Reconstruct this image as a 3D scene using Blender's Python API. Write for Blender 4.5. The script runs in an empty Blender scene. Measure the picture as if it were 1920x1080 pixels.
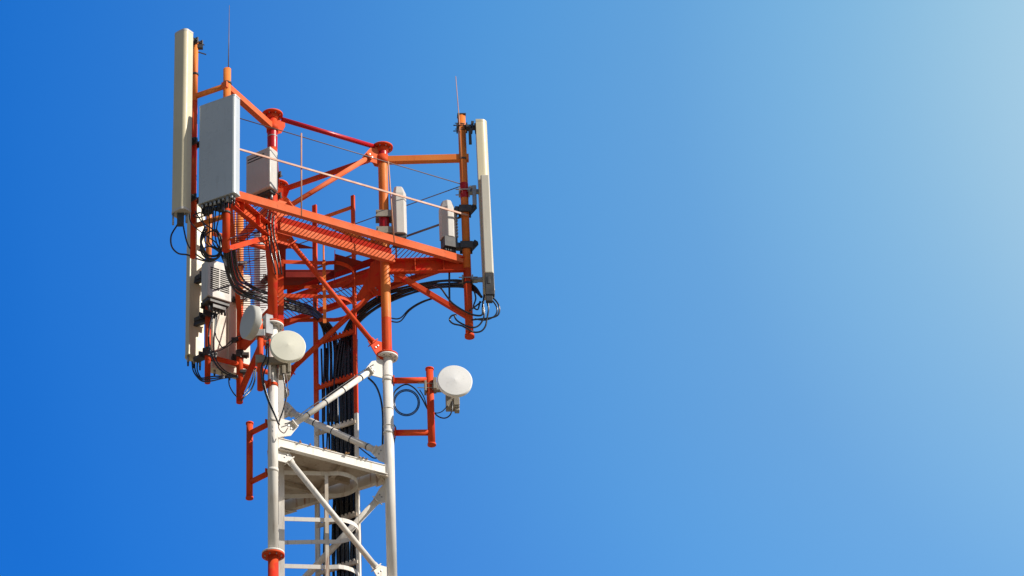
import bpy, math, random
from mathutils import Vector, Matrix
random.seed(7)
S = bpy.context.scene
R = math.radians

# ------------------------------------------------------------------ camera
PITCH = R(32.43); FPX = 6594.3; PCX = 492.3; CAMZ = 1.6
cam = bpy.data.objects.new('camera', bpy.data.cameras.new('camera'))
S.collection.objects.link(cam); S.camera = cam
cam.location = (0, 0, CAMZ); cam.rotation_euler = (R(90) + PITCH, 0, 0)
cam.data.sensor_width = 36.0; cam.data.lens = FPX / 1920 * 36; cam.data.shift_x = (960 - PCX) / 1920
cam.data.clip_start = 0.5; cam.data.clip_end = 20000
CP, SP = math.cos(PITCH), math.sin(PITCH)

# ------------------------------------------------------------------ sky
SUN_AZ, SUN_EL = R(115), R(36)          # azimuth from +Y towards +X
sun_dir = Vector((math.sin(SUN_AZ) * math.cos(SUN_EL), math.cos(SUN_AZ) * math.cos(SUN_EL), math.sin(SUN_EL)))
W = bpy.data.worlds.new('World'); S.world = W; W.use_nodes = True
nt = W.node_tree; bg = nt.nodes['Background']
sky = nt.nodes.new('ShaderNodeTexSky'); sky.sky_type = 'NISHITA'; sky.sun_disc = False
sky.sun_elevation = SUN_EL; sky.sun_rotation = SUN_AZ
def lin(v):
    v /= 255.0
    return v / 12.92 if v <= .04045 else ((v + .055) / 1.055) ** 2.4
glow = Vector(((2560 - PCX) / FPX, CP - 540 / FPX * SP, SP + 540 / FPX * CP)).normalized()
tc = nt.nodes.new('ShaderNodeTexCoord')
dot = nt.nodes.new('ShaderNodeVectorMath'); dot.operation = 'DOT_PRODUCT'; dot.inputs[1].default_value = glow
nt.links.new(tc.outputs['Generated'], dot.inputs[0])
ac = nt.nodes.new('ShaderNodeMath'); ac.operation = 'ARCCOSINE'; nt.links.new(dot.outputs['Value'], ac.inputs[0])
ramp = nt.nodes.new('ShaderNodeValToRGB'); nt.links.new(ac.outputs[0], ramp.inputs[0])
base = (.107, .168, .288)
stops = [(0.0, (200, 216, 232)), (.07, (176, 206, 230)), (.10, (161, 198, 226)), (.13, (138, 185, 224)), (.16, (122, 176, 224)), (.19, (106, 163, 220)),
         (.24, (85, 154, 222)), (.283, (70, 137, 216)), (.33, (51, 125, 214)), (.372, (34, 116, 212)), (.40, (26, 108, 207)), (.46, (20, 104, 204))]
ramp.color_ramp.interpolation = 'B_SPLINE'
els = ramp.color_ramp.elements
for i, (p, c) in enumerate(stops):
    e = els[i] if i < 2 else els.new(p)
    e.position = p; e.color = [lin(c[k]) / base[k] / 4 for k in range(3)] + [1]
for p, c in ((.75, (.6, .85, 1.15)), (1.0, (.74, .74, .78))):
    e = els.new(p); e.color = tuple(v / 4 for v in c) + (1,)
mul = nt.nodes.new('ShaderNodeVectorMath'); mul.operation = 'MULTIPLY'
nt.links.new(sky.outputs[0], mul.inputs[0]); nt.links.new(ramp.outputs[0], mul.inputs[1])
sc4 = nt.nodes.new('ShaderNodeVectorMath'); sc4.operation = 'SCALE'; sc4.inputs['Scale'].default_value = 4
sep = nt.nodes.new('ShaderNodeSeparateXYZ'); nt.links.new(tc.outputs['Generated'], sep.inputs[0])
mr = nt.nodes.new('ShaderNodeMapRange'); mr.inputs['From Min'].default_value = .50; mr.inputs['From Max'].default_value = .60
nt.links.new(sep.outputs['Z'], mr.inputs['Value'])
gn = nt.nodes.new('ShaderNodeMix'); gn.data_type = 'RGBA'; gn.inputs[6].default_value = (1, 1, 1, 1); gn.inputs[7].default_value = (1.0, 1.10, 1.085, 1)   # clearer air overhead
nt.links.new(mr.outputs[0], gn.inputs['Factor'])
mul2 = nt.nodes.new('ShaderNodeVectorMath'); mul2.operation = 'MULTIPLY'; nt.links.new(mul.outputs[0], mul2.inputs[0]); nt.links.new(gn.outputs[2], mul2.inputs[1])
nt.links.new(mul2.outputs[0], sc4.inputs[0]); nt.links.new(sc4.outputs[0], bg.inputs[0]); bg.inputs[1].default_value = .0933

# ------------------------------------------------------------------ sun
sl = bpy.data.lights.new('sun', 'SUN'); sl.energy = 5.0; sl.angle = R(.5); sl.color = (1, .93, .82)
so = bpy.data.objects.new('sun', sl); S.collection.objects.link(so); so.location = (60, -10, 60)
so.rotation_euler = sun_dir.to_track_quat('Z', 'Y').to_euler()
S.view_settings.view_transform = 'Standard'; S.view_settings.look = 'None'
S.view_settings.exposure = .1; S.view_settings.gamma = 1

# ------------------------------------------------------------------ picture-to-place helpers (each needs a real distance)
def ray(px, py):
    a = (px - PCX) / FPX; b = (540 - py) / FPX
    return Vector((a, CP - b * SP, SP + b * CP))
def at_y(px, py, Y):
    r = ray(px, py); return r * (Y / r.y) + Vector((0, 0, CAMZ))
def at_z(px, py, Z):
    r = ray(px, py); return r * ((Z - CAMZ) / r.z) + Vector((0, 0, CAMZ))
def on_plane(px, py, P, Q, off=0):
    """point on the vertical plane through plan points P, Q, moved off metres to its right-hand side"""
    d = (Q - P).normalized(); n = Vector((d.y, -d.x)); r = ray(px, py)
    t = (P + n * off).dot(n) / (r.x * n.x + r.y * n.y)
    return r * t + Vector((0, 0, CAMZ))
def zat(P, py): return at_y(PCX, py, P[1]).z
def xat(px, Y, Z): return (px - PCX) / FPX * (Y * CP + (Z - CAMZ) * SP)
def V3(p, z): return Vector((p[0], p[1], z))

A = Vector((.1179, 34.6586)); TH = R(27.176); SIDE = 1.51463
B = A + SIDE * Vector((math.cos(TH), math.sin(TH))); C = A + SIDE * Vector((math.cos(TH + R(60)), math.sin(TH + R(60))))
G = (A + B + C) / 3; H = 24.5016 + CAMZ
rA, rB, rC = [(L - G).normalized() for L in (A, B, C)]
P1, P2, P3 = A + rA * .992, B + rB * .977, C + rC * 1.038

# ------------------------------------------------------------------ materials
def mat(name, c1, c2=None, rough=.5, metal=0, spec=.4, nscale=3, dirt=None, dirt_amt=.5, streak=False, bump=.0, spot=None):
    m = bpy.data.materials.new(name); m.use_nodes = True; n = m.node_tree; p = n.nodes['Principled BSDF']
    geo = n.nodes.new('ShaderNodeNewGeometry')
    p.inputs['Roughness'].default_value = rough; p.inputs['Metallic'].default_value = metal
    p.inputs['Specular IOR Level'].default_value = spec
    def noise(scale, detail=5, vec=None):
        t = n.nodes.new('ShaderNodeTexNoise'); t.inputs['Scale'].default_value = scale; t.inputs['Detail'].default_value = detail
        n.links.new(vec or geo.outputs['Position'], t.inputs['Vector']); return t.outputs['Fac']
    def cramp(f, lo, hi):
        r = n.nodes.new('ShaderNodeMapRange'); r.inputs['From Min'].default_value = lo; r.inputs['From Max'].default_value = hi
        n.links.new(f, r.inputs['Value']); return r.outputs[0]
    def mix(f, a, b):
        x = n.nodes.new('ShaderNodeMix'); x.data_type = 'RGBA'; n.links.new(f, x.inputs['Factor'])
        for s, v in ((6, a), (7, b)):
            if isinstance(v, tuple): x.inputs[s].default_value = v + (1,)
            else: n.links.new(v, x.inputs[s])
        return x.outputs[2]
    col = c1
    if c2: col = mix(cramp(noise(nscale), .38, .64), c1, c2)
    if spot: col = mix(cramp(noise(5.5, 2), .60, .66), col, spot)
    if dirt:
        vec = None
        if streak:
            mp = n.nodes.new('ShaderNodeMapping'); mp.inputs['Scale'].default_value = (1, 1, .12)
            n.links.new(geo.outputs['Position'], mp.inputs['Vector']); vec = mp.outputs[0]
        f = cramp(noise(26, 6, vec), .56, .74)
        k = n.nodes.new('ShaderNodeMath'); k.operation = 'MULTIPLY'; n.links.new(f, k.inputs[0]); k.inputs[1].default_value = dirt_amt
        col = mix(k.outputs[0], col, dirt)
    if isinstance(col, tuple): p.inputs['Base Color'].default_value = col + (1,)
    else: n.links.new(col, p.inputs['Base Color'])
    r2 = cramp(noise(9), .2, .8); rr = n.nodes.new('ShaderNodeMapRange')
    rr.inputs['To Min'].default_value = max(.05, rough - .1); rr.inputs['To Max'].default_value = min(1, rough + .12)
    n.links.new(r2, rr.inputs['Value']); n.links.new(rr.outputs[0], p.inputs['Roughness'])
    if bump:
        b = n.nodes.new('ShaderNodeBump'); b.inputs['Strength'].default_value = bump; b.inputs['Distance'].default_value = .004
        n.links.new(noise(60), b.inputs['Height']); n.links.new(b.outputs[0], p.inputs['Normal'])
    return m
RED = mat('red_orange_paint', (.64, .060, .017), (.70, .100, .030), .6, spec=.10, nscale=2.2, dirt=(.34, .05, .02), dirt_amt=.55, streak=True, bump=.15, spot=(.70, .04, .02))
DEEPRED = mat('deep_red_touch_up_paint', (.50, .010, .016), (.42, .012, .016), .32, spec=.35, nscale=5, bump=.1)
DULLRED = mat('dull_red_painted_shade', (.42, .028, .014), (.34, .022, .014), .9, spec=.03, nscale=4, dirt=(.2, .02, .01), dirt_amt=.6)  # darker matte red, shade put into the colour of the floor beams
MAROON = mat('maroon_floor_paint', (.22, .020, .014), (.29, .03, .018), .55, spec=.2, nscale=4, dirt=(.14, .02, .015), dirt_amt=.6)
ORANGE = mat('faded_orange_paint', (.74, .175, .035), (.78, .25, .055), .5, spec=.22, nscale=2.5, dirt=(.35, .09, .03), dirt_amt=.5, streak=True, bump=.15)
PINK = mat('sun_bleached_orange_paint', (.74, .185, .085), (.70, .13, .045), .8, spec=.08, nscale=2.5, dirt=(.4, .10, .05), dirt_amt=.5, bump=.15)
WHITE = mat('white_paint', (.78, .75, .70), (.72, .68, .62), .6, spec=.2, nscale=3, dirt=(.42, .33, .24), dirt_amt=.55, streak=True, bump=.1)
RUSTY = mat('rust_streaked_white_paint', (.66, .61, .54), (.56, .48, .38), .6, spec=.2, nscale=4, dirt=(.34, .13, .05), dirt_amt=1.0, streak=True, bump=.2)
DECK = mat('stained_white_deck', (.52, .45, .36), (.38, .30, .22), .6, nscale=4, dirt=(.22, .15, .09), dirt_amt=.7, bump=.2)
CREAM = mat('cream_radome', (.68, .60, .41), (.64, .565, .39), .42, nscale=1.5, dirt=(.5, .45, .34), dirt_amt=.35, streak=True)
GREYRAD = mat('pale_grey_radome', (.53, .57, .59), (.49, .53, .55), .3, spec=.6, nscale=1.5, dirt=(.40, .41, .40), dirt_amt=.35, streak=True)
BEIGE = mat('beige_panel_back', (.70, .64, .54), (.66, .59, .49), .5, nscale=2, dirt=(.4, .34, .26), dirt_amt=.4, streak=True)
CASE = mat('light_grey_casing', (.58, .55, .51), (.54, .51, .47), .5, nscale=3, dirt=(.36, .34, .30), dirt_amt=.35, streak=True)
DISHW = mat('white_dish_radome', (.88, .87, .85), (.86, .85, .82), .4, nscale=4, dirt=(.6, .57, .5), dirt_amt=.25)
DISHC = mat('ivory_dish_radome', (.82, .80, .67), (.80, .78, .64), .4, nscale=4, dirt=(.6, .56, .45), dirt_amt=.25)
ZINC = mat('galvanised_steel', (.42, .42, .41), (.34, .34, .34), .45, metal=.6, nscale=8, dirt=(.2, .18, .15), dirt_amt=.4)
DARK = mat('dark_bracket_metal', (.045, .045, .05), (.07, .068, .066), .5, nscale=10, dirt=(.14, .10, .07), dirt_amt=.4)
TAN = mat('olive_grey_casting', (.34, .31, .25), (.28, .25, .20), .55, nscale=10, dirt=(.15, .12, .09), dirt_amt=.4)
CABLE = mat('black_cable_sheath', (.010, .011, .015), (.018, .018, .021), .26, spec=.6, nscale=8)
SLOT = mat('dark_slot', (.02, .018, .016), None, .8)
PALEWIRE = mat("weathered_pale_orange_wire", (.56, .30, .19), (.50, .24, .15), .5, nscale=6)
WIRE = mat('weathered_wire', (.20, .14, .12), (.16, .12, .11), .5, nscale=6)
SOIL = mat('dry_soil', (.24, .19, .13), (.17, .15, .09), .9, nscale=.15, dirt=(.16, .17, .07), dirt_amt=.8)
CONC = mat('concrete', (.40, .38, .35), (.33, .32, .30), .85, nscale=3, dirt=(.2, .18, .15), bump=.3)

# ------------------------------------------------------------------ mesh builder
ORIG = {}
class MB:
    def __init__(s): s.v = []; s.f = []; s.m = []; s.s = []
    def add(s, vs, fs, m=0, smooth=False):
        o = len(s.v); s.v += [Vector(x) for x in vs]
        for f in fs: s.f.append([i + o for i in f]); s.m.append(m); s.s.append(smooth)
        return s
    def frame_box(s, c, ex, ey, ez, hx, hy, hz, m=0):
        ex, ey, ez = Vector(ex) * hx, Vector(ey) * hy, Vector(ez) * hz; c = Vector(c)
        vs = [c + ex * i + ey * j + ez * k for k in (-1, 1) for j in (-1, 1) for i in (-1, 1)]
        return s.add(vs, [(0, 2, 3, 1), (4, 5, 7, 6), (0, 1, 5, 4), (1, 3, 7, 5), (3, 2, 6, 7), (2, 0, 4, 6)], m)
    def bar(s, p, q, w, h, up=(0, 0, 1), m=0, lift=0):
        """rectangular bar p->q, w across, h along up"""
        p, q = Vector(p), Vector(q); d = (q - p); L = d.length; d.normalize(); up = Vector(up)
        x = d.cross(up)
        if x.length < 1e-4: x = d.cross(Vector((1, 0, 0)))
        x.normalize(); u = x.cross(d).normalized()
        return s.frame_box((p + q) / 2 + u * lift, d, x, u, L / 2, w / 2, h / 2, m)
    def channel(s, p, q, h, w, side, t=.008, m=0, wt=None):
        """C-channel p->q: web h tall, flanges w deep towards side"""
        p, q = Vector(p), Vector(q); d = (q - p).normalized(); sd = Vector((side[0], side[1], 0)).normalized(); u = Vector((0, 0, 1))
        mid = (p + q) / 2; L = (q - p).length / 2
        s.frame_box(mid, d, sd, u, L, t / 2, h / 2, m)
        for k, ww in ((-1, w), (1, wt or w)):
            s.frame_box(mid + sd * (ww / 2 + t / 2) + u * k * (h / 2 - t / 2), d, sd, u, L, ww / 2, t / 2, m)
        return s
    def tube(s, p, q, r, r2=None, n=18, m=0, cap=True):
        return s.path([p, q], r, n, m, cap, r2)
    def path(s, pts, r, n=10, m=0, cap=True, r2=None):
        pts = [Vector(p) for p in pts]; N = len(pts); o = len(s.v)
        T = []
        for i in range(N):
            a = pts[max(0, i - 1)]; b = pts[min(N - 1, i + 1)]; T.append((b - a).normalized())
        x = T[0].cross(Vector((0, 0, 1)))
        if x.length < 1e-3: x = T[0].cross(Vector((1, 0, 0)))
        x.normalize()
        for i in range(N):
            x = (x - T[i] * x.dot(T[i])).normalized(); y = T[i].cross(x)
            rr = r if r2 is None else r + (r2 - r) * i / (N - 1)
            for k in range(n):
                a = 2 * math.pi * k / n; s.v.append(pts[i] + (x * math.cos(a) + y * math.sin(a)) * rr)
        for i in range(N - 1):
            for k in range(n):
                a = o + i * n + k; b = o + i * n + (k + 1) % n
                s.f.append([a, b, b + n, a + n]); s.m.append(m); s.s.append(True)
        if cap:
            s.f.append([o + k for k in reversed(range(n))]); s.m.append(m); s.s.append(False)
            s.f.append([o + (N - 1) * n + k for k in range(n)]); s.m.append(m); s.s.append(False)
        return s
    def lathe(s, o, ax, prof, n=40, m=0, smooth=True, mats=None):
        """prof: (radius, distance along ax)"""
        o = Vector(o); ax = Vector(ax).normalized(); x = ax.cross(Vector((0, 0, 1)))
        if x.length < 1e-3: x = Vector((1, 0, 0))
        x.normalize(); y = ax.cross(x); b = len(s.v)
        for (r, h) in prof:
            for k in range(n):
                a = 2 * math.pi * k / n; s.v.append(o + ax * h + (x * math.cos(a) + y * math.sin(a)) * max(r, 1e-4))
        for i in range(len(prof) - 1):
            for k in range(n):
                p = b + i * n + k; q = b + i * n + (k + 1) % n
                s.f.append([p, q, q + n, p + n]); s.m.append(mats[i] if mats else m); s.s.append(smooth)
        return s
    def prism(s, poly, dirn, t, m=0, smooth=False):
        """closed polygon extruded by t along dirn"""
        poly = [Vector(p) for p in poly]; d = Vector(dirn).normalized() * t; n = len(poly)
        s.add(poly + [p + d for p in poly], [list(range(n))[::-1], list(range(n, 2 * n))] + [], m)
        o = len(s.v) - 2 * n
        for i in range(n):
            j = (i + 1) % n; s.f.append([o + i, o + j, o + n + j, o + n + i]); s.m.append(m); s.s.append(smooth)
        return s
    def build(s, name, mats, parent=None, bevel=0, origin=None, autos=False):
        if not isinstance(mats, (list, tuple)): mats = [mats]
        og = ORIG[parent.name] if parent else (Vector(origin) if origin is not None else sum(s.v, Vector()) / len(s.v))
        me = bpy.data.meshes.new(name); me.from_pydata([v - og for v in s.v], [], s.f)
        for m in mats: me.materials.append(m)
        for p, mi, sm in zip(me.polygons, s.m, s.s): p.material_index = mi; p.use_smooth = sm
        import bmesh
        bm = bmesh.new(); bm.from_mesh(me); bmesh.ops.recalc_face_normals(bm, faces=bm.faces); bm.to_mesh(me); bm.free()
        o = bpy.data.objects.new(name, me); S.collection.objects.link(o); ORIG[o.name] = og
        if parent: o.parent = parent
        else: o.location = og
        if bevel:
            b = o.modifiers.new('bevel', 'BEVEL'); b.width = bevel; b.segments = 2; b.limit_method = 'ANGLE'; b.angle_limit = R(35)
            b.use_clamp_overlap = True
        return o
def tag(o, label, cat, group=None, kind=None):
    o['label'] = label; o['category'] = cat
    if group: o['group'] = group
    if kind: o['kind'] = kind
    return o
def thing(name, loc, label, cat, group=None):
    o = bpy.data.objects.new(name, None); S.collection.objects.link(o); o.location = loc; o.empty_display_size = .1
    ORIG[o.name] = Vector(loc); return tag(o, label, cat, group)
def smooth_pts(pts, k=6):
    """Catmull-Rom through the points"""
    P = [Vector(p) for p in pts]; P = [P[0] * 2 - P[1]] + P + [P[-1] * 2 - P[-2]]; out = []
    for i in range(1, len(P) - 2):
        for j in range(k):
            t = j / k; a, b, c, d = P[i - 1], P[i], P[i + 1], P[i + 2]
            out.append(.5 * (2 * b + (c - a) * t + (2 * a - 5 * b + 4 * c - d) * t * t + (3 * b - a - 3 * c + d) * t ** 3))
    out.append(P[-2]); return out

# ------------------------------------------------------------------ ground
g = MB(); g.add([(-6000, -6000, 0), (6000, -6000, 0), (6000, 6000, 0), (-6000, 6000, 0)], [(0, 1, 2, 3)])
go = g.build('ground', SOIL); go['kind'] = 'structure'; go['label'] = 'dry soil ground round the foot of the tower'
pad = MB(); pad.frame_box((G.x, G.y, .1), (1, 0, 0), (0, 1, 0), (0, 0, 1), 2.2, 2.2, .1)
tag(pad.build('concrete_base', CONC, bevel=.02), 'square concrete base under the tower legs', 'concrete base')

# ------------------------------------------------------------------ lattice tower
tower = thing('lattice_tower', V3(G, .2), 'three-legged red and white steel tube tower carrying all the antennas', 'tower')
LR = .059
def band(k): return 0 if k % 2 == 0 else 1          # 0 red, 1 white
def bolts(mb, c, r, z, n=8, m=0, s=.009):
    for k in range(n):
        a = 2 * math.pi * (k + .5) / n; p = V3(c, z) + Vector((math.cos(a) * r, math.sin(a) * r, 0))
        mb.tube(p - Vector((0, 0, s)), p + Vector((0, 0, s)), s, n=6, m=m)
zs = [H - 3 * k for k in range(0, 9)]
LEGS = []
for L in (A, B, C):
    mb = MB()
    for k in range(0, 9):
        z0 = H - 3 * (k + 1) if k < 8 else .2
        if k == 0 and L is B:
            zm_ = zat(B, 598); mb.tube(V3(L, z0), V3(L, zm_), LR, n=28, m=0, cap=False); mb.tube(V3(L, zm_), V3(L, H), LR, n=28, m=2, cap=False)
        else: mb.tube(V3(L, max(z0, .2)), V3(L, H - 3 * k), LR, n=28, m=band(k))
    leg = mb.build('leg', [RED, WHITE, ORANGE], tower); LEGS.append(leg)
    for k in range(0, 9):
        fm = MB(); z = H - 3 * k
        fm.tube(V3(L, z - .022), V3(L, z - .001), .128, n=36, m=band(k))
        bolts(fm, L, .098, z - .03, m=2)
        if k:
            fm.tube(V3(L, z + .001), V3(L, z + .022), .128, n=36, m=band(k - 1)); bolts(fm, L, .098, z + .03, m=2)
            up = MB()
        else:
            fm.tube(V3(L, z - .085), V3(L, z - .0225), LR + .003, .085, n=28, m=0)
        fm.build('flange', [RED, WHITE, ZINC], leg)
    for z in (H - 3.28, H - 3.72, H - 3.95) if L is B else (H - .34,) if L is A else ():
        MB().lathe(V3(L, z), (0, 0, 1), [(LR, -.007), (LR + .004, -.007), (LR + .004, .007), (LR, .007)]).build('band', ZINC if L is A else WHITE, leg)

for (L, y0, y1, leg_) in ((A, 246, 279, 0), (B, 284, 302, 1), (B, 404, 436, 1)):
    MB().tube(V3(L, zat(L, y1)), V3(L, zat(L, y0)), LR + .0025, n=28, cap=False).build('painted_band', DEEPRED, LEGS[leg_])
def brace(p, q, P, Q, r, paint, ends=(1, 1)):
    """tube brace in face P-Q between 3-D points p, q; a plate joins each end to its leg"""
    p, q = Vector(p), Vector(q); d = (q - p).normalized()
    h = (V3(Q, 0) - V3(P, 0)).normalized(); nrm = Vector((h.y, -h.x, 0))
    mb = MB(); mb.tube(p + d * .04, q - d * .04, r, n=20)
    b = mb.build('brace', paint, tower)
    if paint is WHITE and p.z > H - 6.2:
        for f in ((.2, .42, .64, .86) if (P is A and Q is B and q.z > p.z) else (.3, .5, .7, .88) if P is C and q.z < p.z else ()):
            c = p + (q - p) * f; MB().lathe(c, d, [(r, -.006), (r + .004, -.006), (r + .004, .006), (r, .006)], n=20).build('cable_tie', CABLE, b)
    for e, (o, sg, L) in enumerate(((p, 1, P), (q, -1, Q))):
        if not ends[e]: continue
        # plate polygon in (h, z): from the leg surface out to the brace end
        lx = (V3(L, 0) - V3(P, 0)).dot(h) + sg * (LR - .006); ox = (Vector((o.x, o.y, 0)) - V3(P, 0)).dot(h)
        dz = 1 if (d.z * sg) > 0 else -1            # brace rises or falls away from the leg
        dd = Vector((d.dot(h), d.z)) * sg; pr = Vector((-dd.y, dd.x))
        c = Vector((ox, o.z)); e1 = c + dd * .10 + pr * .045; e2 = c + dd * .10 - pr * .045
        zz = o.z - dd.y / max(.2, abs(dd.x)) * .06
        poly = [Vector((lx, zz + .13)), Vector((lx, zz - .13)), Vector((ox, o.z - .12 * (1 if dz > 0 else .6))), e2 if sg > 0 else e2, e1, Vector((ox, o.z + .12 * (1 if dz < 0 else .6)))]
        # order round the centre
        cc = sum(poly, Vector((0, 0))) / len(poly); poly.sort(key=lambda t: math.atan2(t.y - cc.y, t.x - cc.x))
        pts = [V3(P, 0) + h * t.x + Vector((0, 0, t.y)) - nrm * .006 for t in poly]
        pm = MB(); pm.prism(pts, nrm, .012)
        g_ = pm.build('gusset', paint, b)
        em = MB(); em.frame_box(o + d * sg * .045, d, nrm, d.cross(nrm), .006, .055, .05)
        em.build('end_plate', paint, b)
        bt = MB()
        for k in (-1, 1):
            cpos = o - d * sg * .02 + d.cross(nrm) * .022 * k; bt.tube(cpos - nrm * .018, cpos + nrm * .018, .009, n=6)
        bt.build('bolt', ZINC, b)

F = lambda P, Q: (lambda x, y: on_plane(x, y, P, Q))
ab, bc, ac_ = F(A, B), F(B, C), F(A, C)
def leaning(P, Q, zp, zq, t0=.09, t1=.09):
    a, b = V3(P, zp), V3(Q, zq); d = b - a; return a + d * t0, b - d * t1
# front face A-B
brace(ab(538, 389), ab(693, 294), A, B, .031, PINK)
brace(ab(543, 452), ab(704, 648), A, B, .030, RED)
brace(ab(545, 800), ab(697, 694), A, B, .034, WHITE)
brace(ab(538, 858), ab(710, 1070), A, B, .034, WHITE)
# back face C-B and side face A-C
for (zc, zb, paint) in ((-.25, -1.5, ORANGE), (-2.85, -1.95, RED), (-3.2, -4.35, WHITE), (-5.85, -4.75, WHITE)):
    p, q = leaning(C, B, H + zc, H + zb); brace(p, q, C, B, .040 if paint is WHITE else .033, paint)
for (za, zc, paint) in ((-1.5, -.25, RED), (-1.95, -2.85, RED), (-4.4, -3.2, WHITE), (-4.75, -5.85, WHITE)):
    p, q = leaning(A, C, H + za, H + zc); brace(p, q, A, C, .03, paint)
for k in range(2, 8):
    for (P, Q) in ((A, B), (C, B), (A, C)):
        for (z0, z1) in ((-1.4, -.15), (-1.6, -2.85)):
            p, q = leaning(P, Q, H - 3 * k + z0, H - 3 * k + z1); brace(p, q, P, Q, .032, RED if k % 2 == 0 else WHITE)
# top ring
def ring_tube(p, q, r, paint):
    MB().tube(p, q, r, n=18).build('top_rail', paint, tower)
ring_tube(ab(529, 224), ab(702, 275), .030, DEEPRED)
mb = MB(); p, q = leaning(C, B, H - .1, H - .12); mb.bar(p, q, .05, .05); mb.build('top_rail', RED, tower)
p, q = leaning(A, C, H - .1, H - .1); ring_tube(p, q, .028, RED)
for (P, Q) in ((A, B), (B, A), (C, B), (A, C), (C, A), (B, C)):
    h = V3(Q - P, 0).normalized(); nrm = Vector((h.y, -h.x, 0)); c = V3(P, H - .15)
    pts = [c + h * x + Vector((0, 0, z)) - nrm * .005 for x, z in ((LR - .004, .10), (.17, .085), (.17, .02), (.12, -.09), (LR - .004, -.13))]
    MB().prism(pts, nrm, .01).build('gusset', ORANGE if P is B else RED, tower)

# ------------------------------------------------------------------ red head platform
plat = thing('antenna_platform', V3(G, H - 1.72), 'red triangular antenna platform with grating floor round the tower head', 'platform')
ZP = H - 1.70; ZG = H - 1.642
ZTOE = (on_plane(600, 403, P1, P2).z + on_plane(600, 414, P1, P2).z) / 2
for (L, P, r_, paint) in ((A, P1, rA, RED), (B, P2, rB, ORANGE), (C, P3, rC, RED)):
    d = V3(r_, 0); s = Vector((d.y, -d.x, 0))
    # upper arm, square tube
    mb = MB(); mb.bar(V3(L + r_ * .05, H - .20), V3(P + r_ * .07, H - .20), .075, .085)
    a = mb.build('upper_arm', PINK if L is A else paint, plat, bevel=.004)
    pm = MB()
    for zz in (-.20,): pm.lathe(V3(L, H + zz), (0, 0, 1), [(LR, -.06), (LR + .012, -.06), (LR + .012, .06), (LR, .06)])
    pm.build('clamp_collar', RED, a)
    # lower arm, channel with stiffeners
    mb = MB(); mb.channel(V3(L + r_ * .05, ZP - .055), V3(P - r_ * .03, ZP - .055), .19, .055, s if L is not A else -s)
    for t in (.36, .7): mb.frame_box(V3(L + r_ * t, ZP - .055) + (s if L is not A else -s) * .032, d, s, (0, 0, 1), .005, .027, .085)
    mb.build('lower_arm', RED, plat)
    mb = MB(); mb.bar(V3(L + r_ * .16, ZP - .17), V3(P - r_ * .02, H - 2.47), .06, .06)
    mb.build('arm_brace', RED, plat, bevel=.003)
    mb = MB(); mb.frame_box(V3(L + r_ * .17, ZP - .19), d, s, (0, 0, 1), .07, .006, .07); mb.build('gusset', RED, plat)
for (P, Q, O1, O2) in ((A, B, P1, P2), (B, C, P2, P3), (A, C, P1, P3)):
    h = V3(Q - P, 0).normalized(); nrm = Vector((h.y, -h.x, 0))
    if nrm.dot(V3((P + Q) / 2 - G, 0)) < 0: nrm = -nrm
    ext = .13 if P is A and Q is B else -.0
    mb = MB(); wo = .10; p, q = V3(P, 0) + h * .05 + nrm * wo, V3(Q, 0) + h * (ext - .05) + nrm * wo; m_ = (p + q) / 2; L_ = (q - p).length / 2
    mb.frame_box(m_ + Vector((0, 0, ZG - .016)), h, nrm, (0, 0, 1), L_, .004, .050)
    mb.frame_box(m_ + Vector((0, 0, ZG + .090)) - nrm * .03, h, nrm, (0, 0, 1), L_ - .03, .004, .052, m=1)  # upper strip coloured dark to stand in for a shaded band
    mb.frame_box(m_ + Vector((0, 0, ZG - .061)) - nrm * .034, h, nrm, (0, 0, 1), L_, .029, .004)
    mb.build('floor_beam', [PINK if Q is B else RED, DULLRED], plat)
    ho = V3(O2 - O1, 0).normalized()
    mb = MB(); p, q = V3(O1, ZTOE) + ho * .05, V3(O2, ZTOE) - ho * .05
    mb.frame_box((p + q) / 2, ho, nrm, (0, 0, 1), (q - p).length / 2, .004, .050)
    mb.frame_box((p + q) / 2 - nrm * .030 - Vector((0, 0, .046)), ho, nrm, (0, 0, 1), (q - p).length / 2, .025, .004)
    mb.build('toe_board', PINK if (P is A and Q is B) else RED, plat)
    # grating: thin rods square to the edge, hung under the beams
    mb = MB(); depth = abs((V3(P - O1, 0)).dot(nrm)) - wo
    L0 = (V3(O2 - O1, 0)).length; n = int(L0 / .05)
    for i in range(1, n):
        s0 = i * L0 / n
        lim = min(s0, L0 - s0) * math.tan(R(30)) - .02      # the arms bound the corner
        dd = min(depth, lim)
        if dd < .03: continue
        p = V3(O1, ZG) + ho * s0 + nrm * .004; mb.bar(p, p - nrm * dd, .0068, .0068)
    for t in (.5,):
        c0 = depth * t / math.tan(R(30)) + .06
        if not (P is A and Q is B): mb.bar(V3(O1, ZG + .009) + ho * c0 - nrm * (depth * t), V3(O1, ZG + .009) + ho * (L0 - c0) - nrm * (depth * t), .008, .008)
    mb.build('grating', MAROON, plat)
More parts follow.
